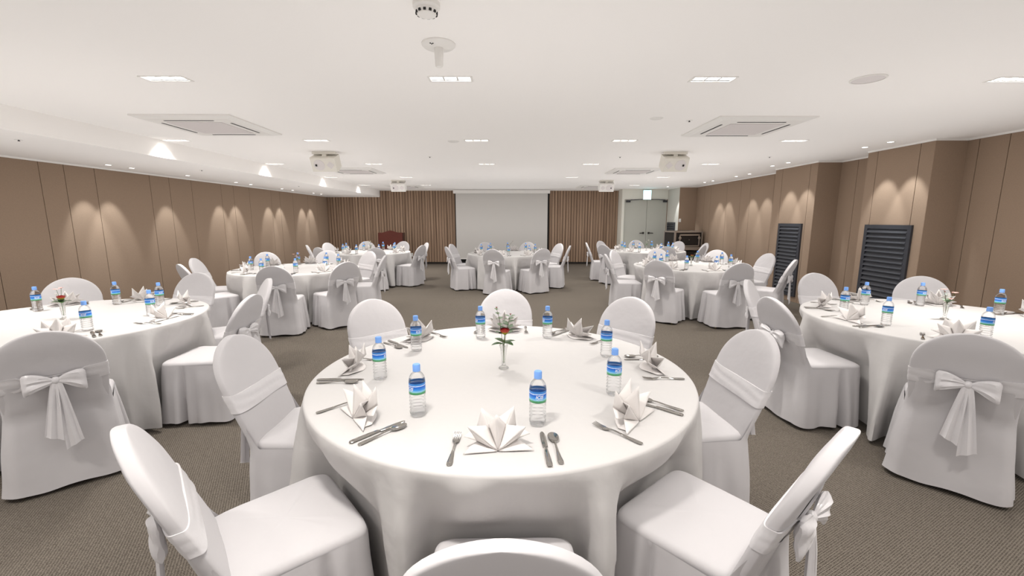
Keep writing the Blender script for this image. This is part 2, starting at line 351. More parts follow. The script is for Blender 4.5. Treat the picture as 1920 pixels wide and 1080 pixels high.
def make_spot():
    t = thing('spot_downlight')
    MB().lathe([(0.034, -0.004), (0.046, -0.004), (0.048, 0.0), (0.034, 0.0)], 20, cap0=False, cap1=False).build('trim_ring', 'plastic', t)
    MB().lathe([(0.0, -0.0025), (0.034, -0.0025), (0.034, -0.0005), (0, -0.0005)], 20, cap0=False, cap1=False).build('lens', 'lens', t)
    L = bpy.data.lights.new('spot_lamp', 'SPOT'); L.energy = SPOT_W; L.spot_size = math.radians(44); L.spot_blend = 0.6; L.shadow_soft_size = 0.02; L.color = SPOT_COL
    lo = bpy.data.objects.new('lamp', L); COL.objects.link(lo); lo.parent = t; lo.location = (0, 0, -0.012); lo.rotation_euler = (0, math.radians(-21), 0)
    return Proto(t)
SP = make_spot()
ordn = ['first', 'second', 'third', 'fourth', 'fifth', 'sixth', 'seventh', 'eighth', 'ninth', 'tenth', 'eleventh']
for k, (x, y) in enumerate(SPL):
    SP.put((x, y, SOF_Z), PI, ('small round spotlight in the left bulkhead, %s in view counting from the camera' % ordn[k - 2]) if k > 1 else ('small round left bulkhead spotlight %s' % ['abreast of the camera', 'just outside the picture']  [k]), 'left wall spotlights')['category'] = 'spotlight'
for k, (x, y) in enumerate([(4.85, 5.65), (4.85, 6.05), (4.83, 7.65), (4.83, 8.10), (5.18, 9.50), (5.18, 10.05), (5.16, 11.15), (5.16, 11.62), (4.72, 13.1)]):
    SP.put((x, y, H), 0, 'small round spotlight along the right wall, %s counting from the camera' % ordn[k], 'right wall spotlights')['category'] = 'spotlight'

# ------------------------------------------------------------------ ceiling fittings
def make_ac():
    t = thing('ceiling_cassette'); w = 0.475
    p = MB()
    p.rings([[(-w,-w,0),(w,-w,0),(w,w,0),(-w,w,0)], [(-w,-w,-0.012),(w,-w,-0.012),(w,w,-0.012),(-w,w,-0.012)], [(-w+.06,-w+.06,-0.03),(w-.06,-w+.06,-0.03),(w-.06,w-.06,-0.03),(-w+.06,w-.06,-0.03)]])
    p.build('panel', 'plastic', t, smooth=False)
    g = MB()
    for i in range(22):
        a = -0.27 + i*0.54/22; g.box(-0.27, 0.27, a, a + 0.015, -0.036, -0.029)
    g.box(-0.27, 0.27, -0.27, 0.27, -0.0315, -0.0302)
    g.build('intake_grille', 'grille', t, smooth=False)
    for k in range(4):
        R = Matrix.Rotation(k*PI/2, 4, 'Z')
        MB().box(-0.24, 0.24, 0.335, 0.352, -0.0325, -0.029, R).build('air_slot', 'dark' , t, smooth=False)
    return Proto(t)
AC = make_ac()
for x, y, d in [(-3.12, 4.70, 'nearest on the left side'), (2.48, 4.75, 'nearest on the right side'), (-3.12, 8.88, 'middle of the left side'), (2.48, 8.88, 'middle of the right side'), (-3.12, 12.95, 'farthest on the left side'), (2.48, 12.95, 'farthest on the right side')]:
    AC.put((x, y, H), 0, 'white square ceiling air conditioner, ' + d, 'ceiling air conditioners')['category'] = 'air conditioner'
def make_speaker(mirror, m):
    t = thing('wall_speaker'); s = mirror
    MB().box(-0.17, 0.17, -0.07, -0.02, 0.155, 0.19).box(-0.03, 0.03, -0.06, 0.02, 0.10, 0.16).build('bracket', 'ivory', t, smooth=False)
    T = Matrix.Translation((0, 0, 0.04)) @ Matrix.Rotation(math.radians(27), 4, 'X')
    b = MB(); R = []
    for y, w, h in [(-0.10, 0.178, 0.098), (-0.085, 0.185, 0.105), (0.11, 0.175, 0.095), (0.12, 0.15, 0.08)]:
        R.append([T @ Vector((x, y, z)) for x, z in [(-w, -h), (w, -h), (w, h), (-w, h)]])
    b.rings(R).build('cabinet', m, t, angle=30)
    def disc(cx, r, y, name, mm, n=28, sq=1.0):
        q = MB(); ring0 = [T @ Vector((cx + r*math.cos(2*PI*j/n), y + 0.004, r*sq*math.sin(2*PI*j/n))) for j in range(n)]
        ring1 = [T @ Vector((cx + r*0.96*math.cos(2*PI*j/n), y - 0.004, r*0.96*sq*math.sin(2*PI*j/n))) for j in range(n)]
        q.rings([ring0, ring1]).build(name, mm, t)
    disc(-s*0.065, 0.082, -0.101, 'woofer_grille', 'grille'); disc(s*0.10, 0.058, -0.101, 'tweeter_grille', 'grille', 4)
    MB().box(-s*0.105 - 0.012, -s*0.105 + 0.012, -0.112, -0.104, -0.014, 0.014, T).build('badge', 'dark', t, smooth=False)
    return t
for x, y, mir, mm, d in [(-2.72, 6.52, 1, 'ivory', 'nearer left ivory ceiling speaker with round woofer grille'), (2.42, 6.52, -1, 'ivory', 'nearer right ivory ceiling speaker with round woofer grille'), (-2.82, 11.05, 1, 'plastic', 'farther left white ceiling speaker above the lectern side'), (2.42, 11.05, -1, 'plastic', 'farther right white ceiling speaker before the ribbed wall')]:
    o = make_speaker(mir, mm); o.location = (x, y, H - 0.19); tag(o, d, 'speaker', 'ceiling speakers')
sd = thing('smoke_detector', (-0.385, 2.14, H), 0, 'round white smoke detector at the top edge of the picture', 'smoke detector')
MB().lathe([(0.0, 0), (0.062, 0), (0.062, -0.018), (0.055, -0.024), (0.05, -0.026), (0.05, -0.036), (0.042, -0.05), (0.0, -0.055)], 32, cap0=False, cap1=False).build('body', 'plastic', sd)
for k in range(12):
    a = 2*PI*k/12; MB().box(-0.006, 0.006, -0.003, 0.003, -0.047, -0.037, Matrix.Rotation(a, 4, 'Z') @ Matrix.Translation((0, -0.0475, 0))).build('vent_slot', 'dark', sd, smooth=False)
cs = thing('ceiling_sensor', (-0.405, 2.60, H), 0, 'white ceiling disc with a short hanging stem', 'sensor')
MB().lathe([(0.0, 0), (0.095, 0), (0.095, -0.006), (0.085, -0.016), (0.03, -0.022), (0.0, -0.022)], 36, cap0=False, cap1=False).build('disc', 'plastic', cs)
MB().lathe([(0.026, -0.02), (0.025, -0.06), (0.022, -0.115), (0.018, -0.122), (0.0, -0.122)], 24, cap0=False, cap1=False).build('stem', 'plastic', cs)
for dx, dy in [(-0.03, -0.055), (-0.022, -0.062), (-0.036, -0.064)]: MB().box(dx - .003, dx + .003, dy - .003, dy + .003, -0.021, -0.0165).build('indicator', 'dark', cs, smooth=False)
rs = thing('ceiling_loudspeaker', (2.52, 3.19, H), 0, 'flat round white loudspeaker grille in the ceiling upper right', 'speaker')
MB().lathe([(0.108, 0), (0.108, -0.006), (0.096, -0.008), (0.096, 0)], 36, cap0=False, cap1=False).build('rim', 'plastic', rs)
MB().lathe([(0.0, -0.005), (0.096, -0.004), (0.096, 0), (0, 0)], 36, cap0=False, cap1=False).build('grille', 'grille', rs)
tag(MB().lathe([(0.0, -0.01), (0.06, -0.008), (0.075, 0)], 28, cap0=False).build('access_disc', 'plastic', loc=(-0.72, 5.63, H)), 'faint round white ceiling cover beside the centre downlight', 'ceiling cover')
tag(MB().lathe([(0.0, -0.01), (0.05, -0.008), (0.065, 0)], 28, cap0=False).build('access_disc', 'plastic', loc=(1.43, 4.38, H)), 'small round white ceiling cover near the right air conditioner', 'ceiling cover')
def make_sprinkler():
    t = thing('sprinkler_head')
    MB().lathe([(0.0, -0.004), (0.03, -0.003), (0.032, 0)], 20, cap0=False).build('escutcheon', 'plastic', t)
    MB().lathe([(0.0, -0.014), (0.010, -0.014), (0.010, -0.012), (0.006, -0.010), (0.007, -0.003), (0, -0.003)], 14, cap0=False, cap1=False).build('nozzle', 'dark', t)
    return Proto(t)
SPK = make_sprinkler()
for x, y, z, d in [(-4.79, 4.35, SOF_Z, 'in the left bulkhead nearest the camera'), (-4.85, 6.93, SOF_Z, 'in the middle of the left bulkhead'), (-4.91, 10.17, SOF_Z, 'far along the left bulkhead'), (-1.27, 6.97, H, 'left of the centre downlights'), (1.73, 6.97, H, 'left of the right speaker'), (1.79, 4.47, H, 'beside the nearest right air conditioner'), (4.09, 6.96, H, 'near the right wall piers')]:
    SPK.put((x, y, z), 0, 'tiny dark ceiling sprinkler head ' + d, 'ceiling sprinklers')['category'] = 'sprinkler'

# ------------------------------------------------------------------ wall fittings
def make_louver(name, x, y0, y1, z0, z1, label, cutoff=0.055):
    t = thing(name, (x, (y0+y1)/2, 0), 0, label, 'louver', 'wall louvers'); w = (y1 - y0)/2
    f = MB()
    for b in [(-w, -w + cutoff, z0, z1), (w - cutoff, w, z0, z1), (-w + cutoff, w - cutoff, z0, z0 + cutoff), (-w + cutoff, w - cutoff, z1 - cutoff, z1)]:
        f.box(-0.028, 0.0, b[0], b[1], b[2], b[3])
    f.box(-0.004, 0.0, -w + 0.02, w - 0.02, z0 + 0.02, z1 - 0.02); f.build('frame', 'louver', t, smooth=False)
    n = int((z1 - z0 - 2*cutoff)/0.067)
    for i in range(n):
        z = z0 + cutoff + (i + 0.5)*(z1 - z0 - 2*cutoff)/n
        MB().box(-0.026, 0.026, -w + cutoff, w - cutoff, -0.004, 0.004, Matrix.Translation((-0.020, 0, z)) @ Matrix.Rotation(math.radians(-58), 4, 'Y')).build('slat', 'louver', t, smooth=False)
    return t
make_louver('wall_louver', XP - 0.001, 5.56, 6.30, 0.10, 1.43, 'dark slatted louver on the nearer right pier')
make_louver('wall_louver', XP - 0.001, 7.68, 8.34, 0.10, 1.43, 'dark slatted louver on the farther right pier')
make_louver('wall_louver', X3 - 0.001, 13.33, 13.97, 0.10, 1.42, 'dark slatted louver beside the double door behind the road case')
tag(MB().box(5.115, 5.175, 13.085, 13.099, 1.43, 1.53).box(5.128, 5.162, 13.08, 13.086, 1.45, 1.51).build('light_switch', 'plastic', smooth=False), 'white wall switch plate on the corner pier', 'switch')
tag(MB().box(-3.40, -3.32, YB - 0.055, YB - 0.032, 0.26, 0.38).box(-3.385, -3.335, YB - 0.06, YB - 0.054, 0.28, 0.36).build('wall_outlet', 'plastic', smooth=False), 'white socket plate low on the ribbed wall', 'outlet')
ex = thing('exit_sign', (4.40, YD - 0.06, 2.14), 0, 'glowing pale cyan exit sign above the double door', 'exit sign')
MB().box(-0.13, 0.13, -0.025, 0.06, 0.0, 0.30).build('housing', 'plastic', ex, smooth=False)
MB().box(-0.122, 0.122, -0.029, -0.0255, 0.008, 0.292).build('lit_panel', 'exit', ex, smooth=False)
# projection screen
ps = thing('projection_screen', (-0.29, YB - 0.14, 0), 0, 'large grey pull-down projection screen on the back wall', 'projection screen')
MB().box(-1.60, 1.60, -0.07, 0.07, 2.36, 2.47).build('casing', 'trimwhite', ps, smooth=False)
MB().box(-1.53, 1.53, -0.004, 0.004, 0.20, 2.37).build('fabric', 'screen', ps, smooth=False)
MB().box(-1.53, 1.53, -0.014, 0.014, 0.18, 0.205).build('bottom_bar', 'trimwhite', ps, smooth=False)
# lectern
lc = thing('lectern', (-3.80, 13.75, 0), math.radians(6), 'dark red wooden lectern with a bowed top by the ribbed wall', 'lectern')
def lect_front():
    pts = [(-0.37, 0.0), (0.37, 0.0)]
    top = [(0.37 - 0.74*i/16, 1.10 + (0.065*(0.5 - 0.5*math.cos(2*PI*min(max((i - 2)/12, 0), 1))))) for i in range(17)]
    pts += top
    mb = MB(); n = len(pts)
    mb.add([(x, -0.22, z) for x, z in pts] + [(x, -0.19, z) for x, z in pts], [tuple(range(n)), tuple(range(2*n - 1, n - 1, -1))] + [(i, (i+1) % n, n + (i+1) % n, n + i) for i in range(n)])
    return mb
lect_front().build('front_panel', 'lectern', lc, smooth=False)
for s in (-1, 1): MB().box(s*0.37 - 0.015, s*0.37 + 0.015, -0.19, 0.22, 0, 1.09).build('side_panel', 'lectern_dark', lc, smooth=False)
MB().box(-0.355, 0.355, -0.19, 0.22, 0.98, 1.01).build('desk_top', 'lectern', lc, smooth=False)
MB().box(-0.355, 0.355, -0.19, 0.20, 0.45, 0.47).build('shelf', 'lectern_dark', lc, smooth=False)
# road case on a cart
rc = thing('road_case', (5.06, 12.58, 0), math.radians(10), 'black road case with aluminium edges on a wheeled stand', 'road case')
MB().box(-0.42, 0.42, -0.28, 0.28, 0.70, 1.16).build('case_body', 'case', rc, smooth=False)
e = MB(); t_ = 0.022
for sx in (-1, 1):
    for sy in (-1, 1): e.box(sx*0.42 - t_, sx*0.42 + t_, sy*0.28 - t_, sy*0.28 + t_, 0.69, 1.17)
for z in (0.70, 1.16):
    for sy in (-1, 1): e.box(-0.42, 0.42, sy*0.28 - t_, sy*0.28 + t_, z - t_, z + t_)
    for sx in (-1, 1): e.box(sx*0.42 - t_, sx*0.42 + t_, -0.28, 0.28, z - t_, z + t_)
e.build('edge_frame', 'alu', rc, smooth=False)
fr = MB().box(-0.30, 0.34, -0.312, -0.292, 1.05, 1.09).box(-0.30, 0.34, -0.312, -0.292, 0.74, 0.77).box(-0.30, -0.265, -0.312, -0.292, 0.74, 1.09).box(0.305, 0.34, -0.312, -0.292, 0.74, 1.09).build('lid_frame', 'alu', rc, smooth=False)
for s in (-0.285, 0.32):
    q = MB().lathe([(0, 0), (0.045, 0), (0.045, 0.01), (0.03, 0.016), (0, 0.016)], 18, cap0=False, cap1=False); q.v = [(x + s, -0.31 - z, y + 0.98) for x, y, z in q.v]; q.build('butterfly_latch', 'alu', rc)
q = MB().lathe([(0, 0), (0.010, 0), (0.010, 0.008), (0, 0.008)], 12, cap0=False, cap1=False); q.v = [(x + 0.02, -0.29 - z, y + 0.93) for x, y, z in q.v]; q.build('lock', 'alu', rc)
MB().box(-0.50, 0.50, -0.34, 0.34, 0.64, 0.69).build('stand_top', 'alu', rc, smooth=False)
MB().box(-0.42, 0.42, -0.26, 0.26, 0.14, 0.60).build('lower_case', 'case', rc, smooth=False)
for sx in (-1, 1):
    for sy in (-1, 1):
        lg = MB().box(sx*0.46 - 0.02, sx*0.46 + 0.02, sy*0.30 - 0.02, sy*0.30 + 0.02, 0.09, 0.64).build('leg', 'alu', rc, smooth=False)
        w = MB().lathe([(0, -0.014), (0.04, -0.014), (0.045, 0), (0.04, 0.014), (0, 0.014)], 18, cap0=False, cap1=False); w.v = [(sx*0.46 + z, sy*0.30 + x, 0.045 + y) for x, y, z in w.v]; w.build('caster', 'black', lg)
MB().box(-0.46, 0.46, -0.30, 0.30, 0.09, 0.12).build('lower_shelf', 'alu', rc, smooth=False)

# ------------------------------------------------------------------ banquet chair
BW = 0.218
def back_y(z): return -0.185 - (z - 0.45)*0.33 - max(0, z - 0.45)**2*0.10
def back_w(z):
    z0, top = 0.725, 0.935
    if z <= z0:
        t = (z - 0.43)/(z0 - 0.43); return 0.198 + (BW - 0.198)*math.sin(min(1, max(0, t))*PI/2)
    return BW*math.sqrt(max(0.0, 1 - ((z - z0)/(top - z0))**2))
def sgnpow(a, p): return math.copysign(abs(a)**p, a)
def back_ring(z, w, d, n=56, off=0.0, e=0.45, seed=0.0):
    R = []
    for j in range(n):
        a = 2*PI*j/n; x = (w + off)*sgnpow(math.cos(a), e); y = (d + off)*sgnpow(math.sin(a), 0.42)
        k = noise.noise(Vector((x*7 + seed, y*6, z*9)))*0.004
        R.append((x, back_y(z) + y + k, z))
    return R
def make_chair(seed, tails=1.0, bow_dx=0.0, twist=0.0):
    rnd = random.Random(seed); t = thing('banquet_chair'); t['category'] = 'chair'
    # backrest
    zs = [0.43 + 0.30*i/10 for i in range(10)] + [0.725 + 0.21*math.sin(PI/2*i/14) for i in range(14)] + [0.9346]
    mb = MB(); mb.rings([back_ring(z, max(back_w(z), 0.006), 0.026 if z < 0.86 else 0.026*(0.6 + 0.4*math.sqrt(max(0, (0.935 - z)/0.075))), seed=seed) for z in zs])
    mb.build('backrest', 'cover', t, angle=70)
    # seat pad
    R = []
    for z, k in [(0.425, -0.004), (0.45, 0.0), (0.466, -0.004), (0.476, -0.018), (0.482, -0.06), (0.485, -0.13), (0.486, -0.20)]:
        ring = []
        for j in range(96):
            a = 2*PI*j/96; cx = sgnpow(math.cos(a), 0.23); cy = sgnpow(math.sin(a), 0.23)
            y = 0.012 + (0.213 + k)*cy; w = 0.215 + 0.013*(y/0.22)
            ring.append(((w + k)*cx, y, z + 0.002*noise.noise(Vector((cx*3 + seed, cy*3, 1.7)))))
        R.append(ring)
    MB().rings(R).build('seat', 'cover', t, angle=50)
    # skirt: closed loop, rising at the rear to meet the back
    N = 240; LV = 16; R = [[] for _ in range(LV + 1)]
    ph = [rnd.uniform(0, 6.28) for _ in range(6)]
    pleats = [0.5 + rnd.uniform(-0.012, 0.012), 0.29, 0.71, 0.405, 0.595]
    c_ = 0.25; st = 2 - 2*c_; ar = PI*c_/2; per = 4*(st + ar)
    def rr(t):
        """point and outward normal on a unit rounded square, t=0 at the middle of the rear side"""
        d = (t % 1.0)*per + st/2
        k = int(d // (st + ar)) % 4; e = d - (d // (st + ar))*(st + ar)
        if e < st: px, py, nx, ny = -st/2 + e, -1.0, 0.0, -1.0
        else:
            g = (e - st)/c_; px, py, nx, ny = st/2 + c_*math.sin(g), -st/2 - c_*math.cos(g), math.sin(g), -math.cos(g)
        for _ in range(k): px, py, nx, ny = -py, px, -ny, nx
        return px, py, nx, ny
    for j in range(N):
        t_ = j/N; cx, cy, nx, ny = rr(t_); a = 2*PI*t_
        rf = min(1, max(0, (-cy - 0.70)/0.26)); rf = rf*rf*(3 - 2*rf)
        ztop = 0.452 + rf*0.19
        for l in range(LV + 1):
            s = l/LV; z = ztop + (0.026 - ztop)*s
            k = max(0.0, min(1.0, (0.455 - z)/0.44)); kk = k**0.85
            w = 0.219 + 0.005*cy + 0.038*kk
            yf = 0.226 + 0.018*kk
            yr = (-back_y(max(z, 0.45)) + 0.031) if z > 0.45 else (0.2165 + 0.030*kk)
            y = (yf*cy if cy > 0 else yr*cy)
            x = w*cx
            front = 1 - rf
            f = (0.5*math.sin(6*a + ph[0]) + 0.45*math.sin(11*a + ph[1]) + 0.35*math.sin(17*a + ph[2]))*0.014*kk*(0.15 + 0.85*front)
            for i_, pa in enumerate(pleats):
                d = abs((t_ - pa + 0.5) % 1.0 - 0.5)*1.85; q = 1.0 if i_ < 3 else 0.45
                if d < 0.12: f -= q*(0.075*kk**0.85*max(0, 1 - d/0.030) - 0.016*kk*max(0, 1 - abs(d - 0.05)/0.04))
            f += 0.006*noise.noise(Vector((x*6 + seed*3, y*6, z*5)))*min(1, k*4)
            if rf > 0.5 and 0.40 < z < 0.64: f += 0.0035*math.sin((z*38 + abs(x)*26) + ph[4])*min(1, abs(x)/0.12)*(1 - abs(z - 0.52)/0.12)
            zz = z + (0.005*math.sin(7*a + ph[3]) if l == LV else 0)
            R[l].append((x + nx*f, y + ny*f, max(zz, 0.010)))
    MB().rings(R, False, False).build('skirt', 'cover', t, angle=70)
    for sx in (-1, 1):
        for y in (-0.176, 0.18): MB().lathe([(0.011, 0), (0.012, 0.06)], 10, sx*0.190, y, 0).build('leg', 'foot', t)
    # sash band
    R = []; zc = 0.660
    for i in range(9):
        q = i/8; dz = -0.042 + 0.084*q
        ring = []
        for j in range(64):
            a = 2*PI*j/64; rear = max(0, -math.sin(a)); g = max(0, rear - 0.955)/0.045
            z = zc + dz*(1 - 0.5*g**0.8) + 0.006*math.cos(a)*(1 + twist)
            w = back_w(z) + 0.004 + 0.0008*math.sin(q*PI*5 + 2*math.cos(a)); x = w*sgnpow(math.cos(a), 0.45)
            y = back_y(z) + (0.031 + 0.0012*math.sin(q*PI*4 + 3*a) + 0.006*g)*sgnpow(math.sin(a), 0.42)
            ring.append((x, y, z))
        R.append(ring)
    inner = [[(x*0.985, back_y(z) + (y - back_y(z))*0.8, z) for x, y, z in r] for r in (R[-1], R[0])]
    sash = MB().rings(R + inner, False, False).build('sash', 'satin', t, angle=60)
    # bow behind the chair
    kx, ky, kz = bow_dx, back_y(zc) - 0.052, zc - 0.004
    b = MB(); R = []
    for i in range(9):
        q = -1 + 2*i/8; r = 0.019*math.sqrt(max(0.05, 1 - 0.75*q*q))
        R.append([(kx + q*0.017, ky + r*0.8*math.cos(2*PI*j/12), kz + r*1.1*math.sin(2*PI*j/12)) for j in range(12)])
    b.rings(R).build('knot', 'satin', sash)
    for s in (-1, 1):
        R = []; L = 0.112 + rnd.uniform(-0.008, 0.008); dr = rnd.uniform(0.010, 0.030); p1 = rnd.uniform(0, 6)
        for i in range(15):
            q = i/14; hh = 0.012 + 0.045*min(1, q*1.1)**0.8; th = 0.006 + 0.013*math.sin(q*PI*0.8)
            if q > 0.9: c = math.sqrt(max(0.03, 1 - ((q - 0.9)/0.1)**2)); hh *= (0.86 + 0.14*c); th *= (0.3 + 0.7*c)
            ring = []
            for j in range(24):
                a = 2*PI*j/24; wv = 0.004*math.sin(3*a + 5*q + p1)*q + 0.0035*math.sin(9*a + 2*q + p1)*math.sin(q*PI)
                ring.append((kx + s*(0.010 + L*q), ky - 0.004 - 0.006*math.sin(q*PI) + (th*(1 - 0.55*math.exp(-(math.sin(a)/0.22)**2)*(1 - 0.4*q)) + wv)*math.cos(a), kz + 0.006*math.sin(q*PI) - dr*q*q + (hh + wv)*math.sin(a)))
            R.append(ring)
        MB().rings(R).build('bow_loop', 'satin', sash)
        R = []; Lt = (0.29 + rnd.uniform(-0.03, 0.03))*tails; x0 = kx + s*0.008; sp = rnd.uniform(0.010, 0.035)
        for i in range(15):
            q = i/14; w = 0.013 + 0.024*q**0.8; z = kz - 0.012 - Lt*q; ring = []
            yb = max(back_y(max(z, 0.45)) - 0.034 if z > 0.45 else -0.245 - 0.030*(0.455 - z)/0.44, -9)
            yy = min(ky - 0.006 - 0.012*q, yb - 0.014)
            for j in range(20):
                a = 2*PI*j/20; xx = math.cos(a); fold = 0.007*math.sin(xx*5.5 + p1)*min(1, q*3)
                ring.append((x0 + s*sp*q + w*xx, yy + 0.0028*math.sin(a) + fold, z + (0.02*xx*s if i == 14 else 0)))
            R.append(ring)
        MB().rings(R).build('bow_tail', 'satin', sash)
    return Proto(t)
CH = [make_chair(1.3), make_chair(4.7, 1.15, 0.012, 0.6), make_chair(8.1, 0.9, -0.015, -0.5)]

# ------------------------------------------------------------------ things on the tables
def make_bottle():
    t = thing('water_bottle'); t['category'] = 'bottle'
    prof = [(0.0, 0.004), (0.016, 0.0), (0.026, 0.001), (0.0305, 0.006), (0.0315, 0.016)]
    for i in range(31):
        z = 0.020 + i*0.068/30; prof.append((0.0304 + 0.0015*math.cos(2*PI*i/6), z))
    prof += [(0.0314, 0.0935), (0.0314, 0.137), (0.0317, 0.141), (0.0308, 0.148), (0.0282, 0.159), (0.0225, 0.169), (0.0150, 0.177), (0.0126, 0.181), (0.0126, 0.186), (0.0, 0.186)]
    MB().lathe(prof, 40, cap0=False, cap1=False, flute=lambda a, z: 0.05*math.cos(5*a)*max(0, 1 - z/0.018) + (0.012*math.sin(10*a) if 0.022 < z < 0.088 else 0)).build('bottle_body', 'pet', t, angle=60)
    cp = [(0.0125, 0.180), (0.0148, 0.180), (0.0150, 0.184), (0.0146, 0.1845), (0.0146, 0.203), (0.0130, 0.207), (0.0, 0.2075)]
    MB().lathe(cp, 36, cap0=False, cap1=False, flute=lambda a, z: 0.02*math.sin(18*a) if 0.185 < z < 0.203 else 0).build('cap', 'cap', t, angle=35)
    lb = MB().lathe([(0.0317, 0.0935), (0.0319, 0.094), (0.0319, 0.1365), (0.0317, 0.137)], 36, cap0=False, cap1=False).build('label_and_refraction', 'label', t)  # label extended upward to carry the painted refraction band
    cu = bpy.data.curves.new('txt', 'FONT'); cu.body = 'ICIS'; cu.size = 0.0165; cu.shear = 0.25; cu.offset = 0.0004; cu.align_x = 'CENTER'; cu.resolution_u = 3; cu.space_character = 1.05
    to = bpy.data.objects.new('txt', cu); COL.objects.link(to); bpy.context.view_layer.update()
    me = bpy.data.meshes.new_from_object(to.evaluated_get(bpy.context.evaluated_depsgraph_get()))
    mb = MB(); mb.v = [tuple(v.co) for v in me.vertices]; mb.f = [tuple(p.vertices) for p in me.polygons]
    bpy.data.objects.remove(to, do_unlink=True)
    rr = 0.0323; mb.v = [(rr*math.sin(x/rr), -rr*math.cos(x/rr), 0.1118 + y) for x, y, z in mb.v]
    mb.build('brand_lettering', 'print', lb, smooth=False)
    mb = MB()
    for k, (x0, x1) in enumerate([(-0.011, -0.004), (-0.003, 0.002), (0.003, 0.012)]):
        for a0, a1 in [(x0, (x0+x1)/2), ((x0+x1)/2, x1)]:
            mb.add([(rr*math.sin(a/rr), -rr*math.cos(a/rr), z) for a, z in [(a0, 0.1075), (a1, 0.1075), (a1, 0.1088), (a0, 0.1088)]], [(0,1,2,3)])
    mb.build('fine_print', 'print', lb, smooth=False)
    return Proto(t)
BOT = make_bottle()

def make_napkin(seed, sc=1.0):
    rnd = random.Random(seed); mb = MB()
    def fan(tips, vals, base, lean, push, zmin=0.003):
        """pleated fan of cloth: tips/vals are (angle, radius) from the base point"""
        pts = []
        for i, (ph, r) in enumerate(tips):
            pts.append((ph, r, +1))
            if i < len(vals): pts.append((*vals[i], -1))
        def P(ph, r, sgn, u):
            a = math.radians(ph); x = r*u*math.cos(a); h = r*u*math.sin(a)
            y = h*math.sin(lean) + (-push*1.0 if sgn > 0 else push*1.3)*u*(0.35 + 0.65*math.sin(a)); z = h*math.cos(lean)
            return Vector((base[0] + x, base[1] + y, max(zmin, base[2] + z)))
        for (p, q) in zip(pts, pts[1:]):
            nu = 6
            def fn(s, u, p=p, q=q):
                A = P(p[0], p[1], p[2], 0.04 + 0.96*u); B = P(q[0], q[1], q[2], 0.04 + 0.96*u)
                c = A.lerp(B, s); bul = 0.006*math.sin(s*PI)*math.sin(u*PI)
                return (c.x, c.y - bul, c.z)
            mb.grid(fn, 5, nu)
    j = lambda a: rnd.uniform(-a, a)
    fan([(0, 0.124 + j(.005)), (43 + j(4), 0.135 + j(.008)), (90 + j(3), 0.140 + j(.005)), (137 + j(4), 0.135 + j(.008)), (180, 0.124 + j(.005))],
        [(20, 0.076), (66, 0.078), (114, 0.078), (160, 0.076)], (0, 0, 0.002), math.radians(15), 0.028)
    fan([(22, 0.125), (66 + j(4), 0.155 + j(.01)), (114 + j(4), 0.155 + j(.01)), (158, 0.125)], [(42, 0.095), (90, 0.085), (138, 0.095)], (0, 0.024, 0.002), math.radians(26), 0.018)
    mb.grid(lambda u, v: (-0.10 + 0.20*u, 0.002 + v*0.085*math.sin(PI*(0.12 + 0.76*u)), 0.0032 + 0.003*math.sin(u*9)*v), 8, 4)
    mb.v = [(x*sc, y*sc, z*sc) for x, y, z in mb.v]
    o = mb.build('folded_napkin', 'napkin', angle=28); o['category'] = 'napkin'
    m = o.modifiers.new('thickness', 'SOLIDIFY'); m.thickness = 0.0022; m.offset = 1
    return Proto(o)
NAP = [make_napkin(2), make_napkin(9, 0.96), make_napkin(31, 1.04)]

def ribbon(mb, sec):
    """sec: (y, halfwidth, z, thickness) along the length"""
    mb.rings([[(-w, y, z), (-w*0.6, y, z + t), (w*0.6, y, z + t), (w, y, z), (w*0.6, y, z - t*0.4), (-w*0.6, y, z - t*0.4)] for y, w, z, t in sec])
HANDLE = [(-0.100, 0.005, 0.0030, 0.002), (-0.097, 0.0085, 0.0032, 0.0024), (-0.085, 0.0098, 0.0034, 0.0026), (-0.05, 0.0068, 0.0044, 0.0028), (-0.02, 0.0042, 0.0066, 0.0030), (0.01, 0.0034, 0.0086, 0.0030), (0.028, 0.0040, 0.0080, 0.0026)]
def make_fork():
    mb = MB(); ribbon(mb, HANDLE + [(0.036, 0.009, 0.006, 0.0018), (0.044, 0.0122, 0.0042, 0.0016), (0.056, 0.0125, 0.0034, 0.0015)])
    for k in range(4):
        x = -0.0105 + k*0.007; mb.rings([[(x - w, y, z - 0.0008), (x + w, y, z - 0.0008), (x + w, y, z + 0.0012), (x - w, y, z + 0.0012)] for y, w, z in [(0.054, 0.0021, 0.0036), (0.075, 0.0019, 0.0048), (0.094, 0.0014, 0.0082), (0.100, 0.0006, 0.0096)]])
    o = mb.build('fork', 'steel', angle=50); o['category'] = 'fork'; return Proto(o)
def make_knife():
    mb = MB(); ribbon(mb, [(-0.112, 0.004, 0.0034, 0.002), (-0.109, 0.0085, 0.0036, 0.0034), (-0.095, 0.0096, 0.004, 0.004), (-0.05, 0.0088, 0.0044, 0.0042), (-0.006, 0.0064, 0.0046, 0.0040), (0.0, 0.0055, 0.004, 0.003), (0.006, 0.0085, 0.003, 0.0014), (0.03, 0.0098, 0.0028, 0.0012), (0.075, 0.0098, 0.0028, 0.0011), (0.098, 0.0078, 0.0028, 0.0010), (0.108, 0.0036, 0.0028, 0.0008)])
    o = mb.build('table_knife', 'steel', angle=50); o['category'] = 'knife'; return Proto(o)
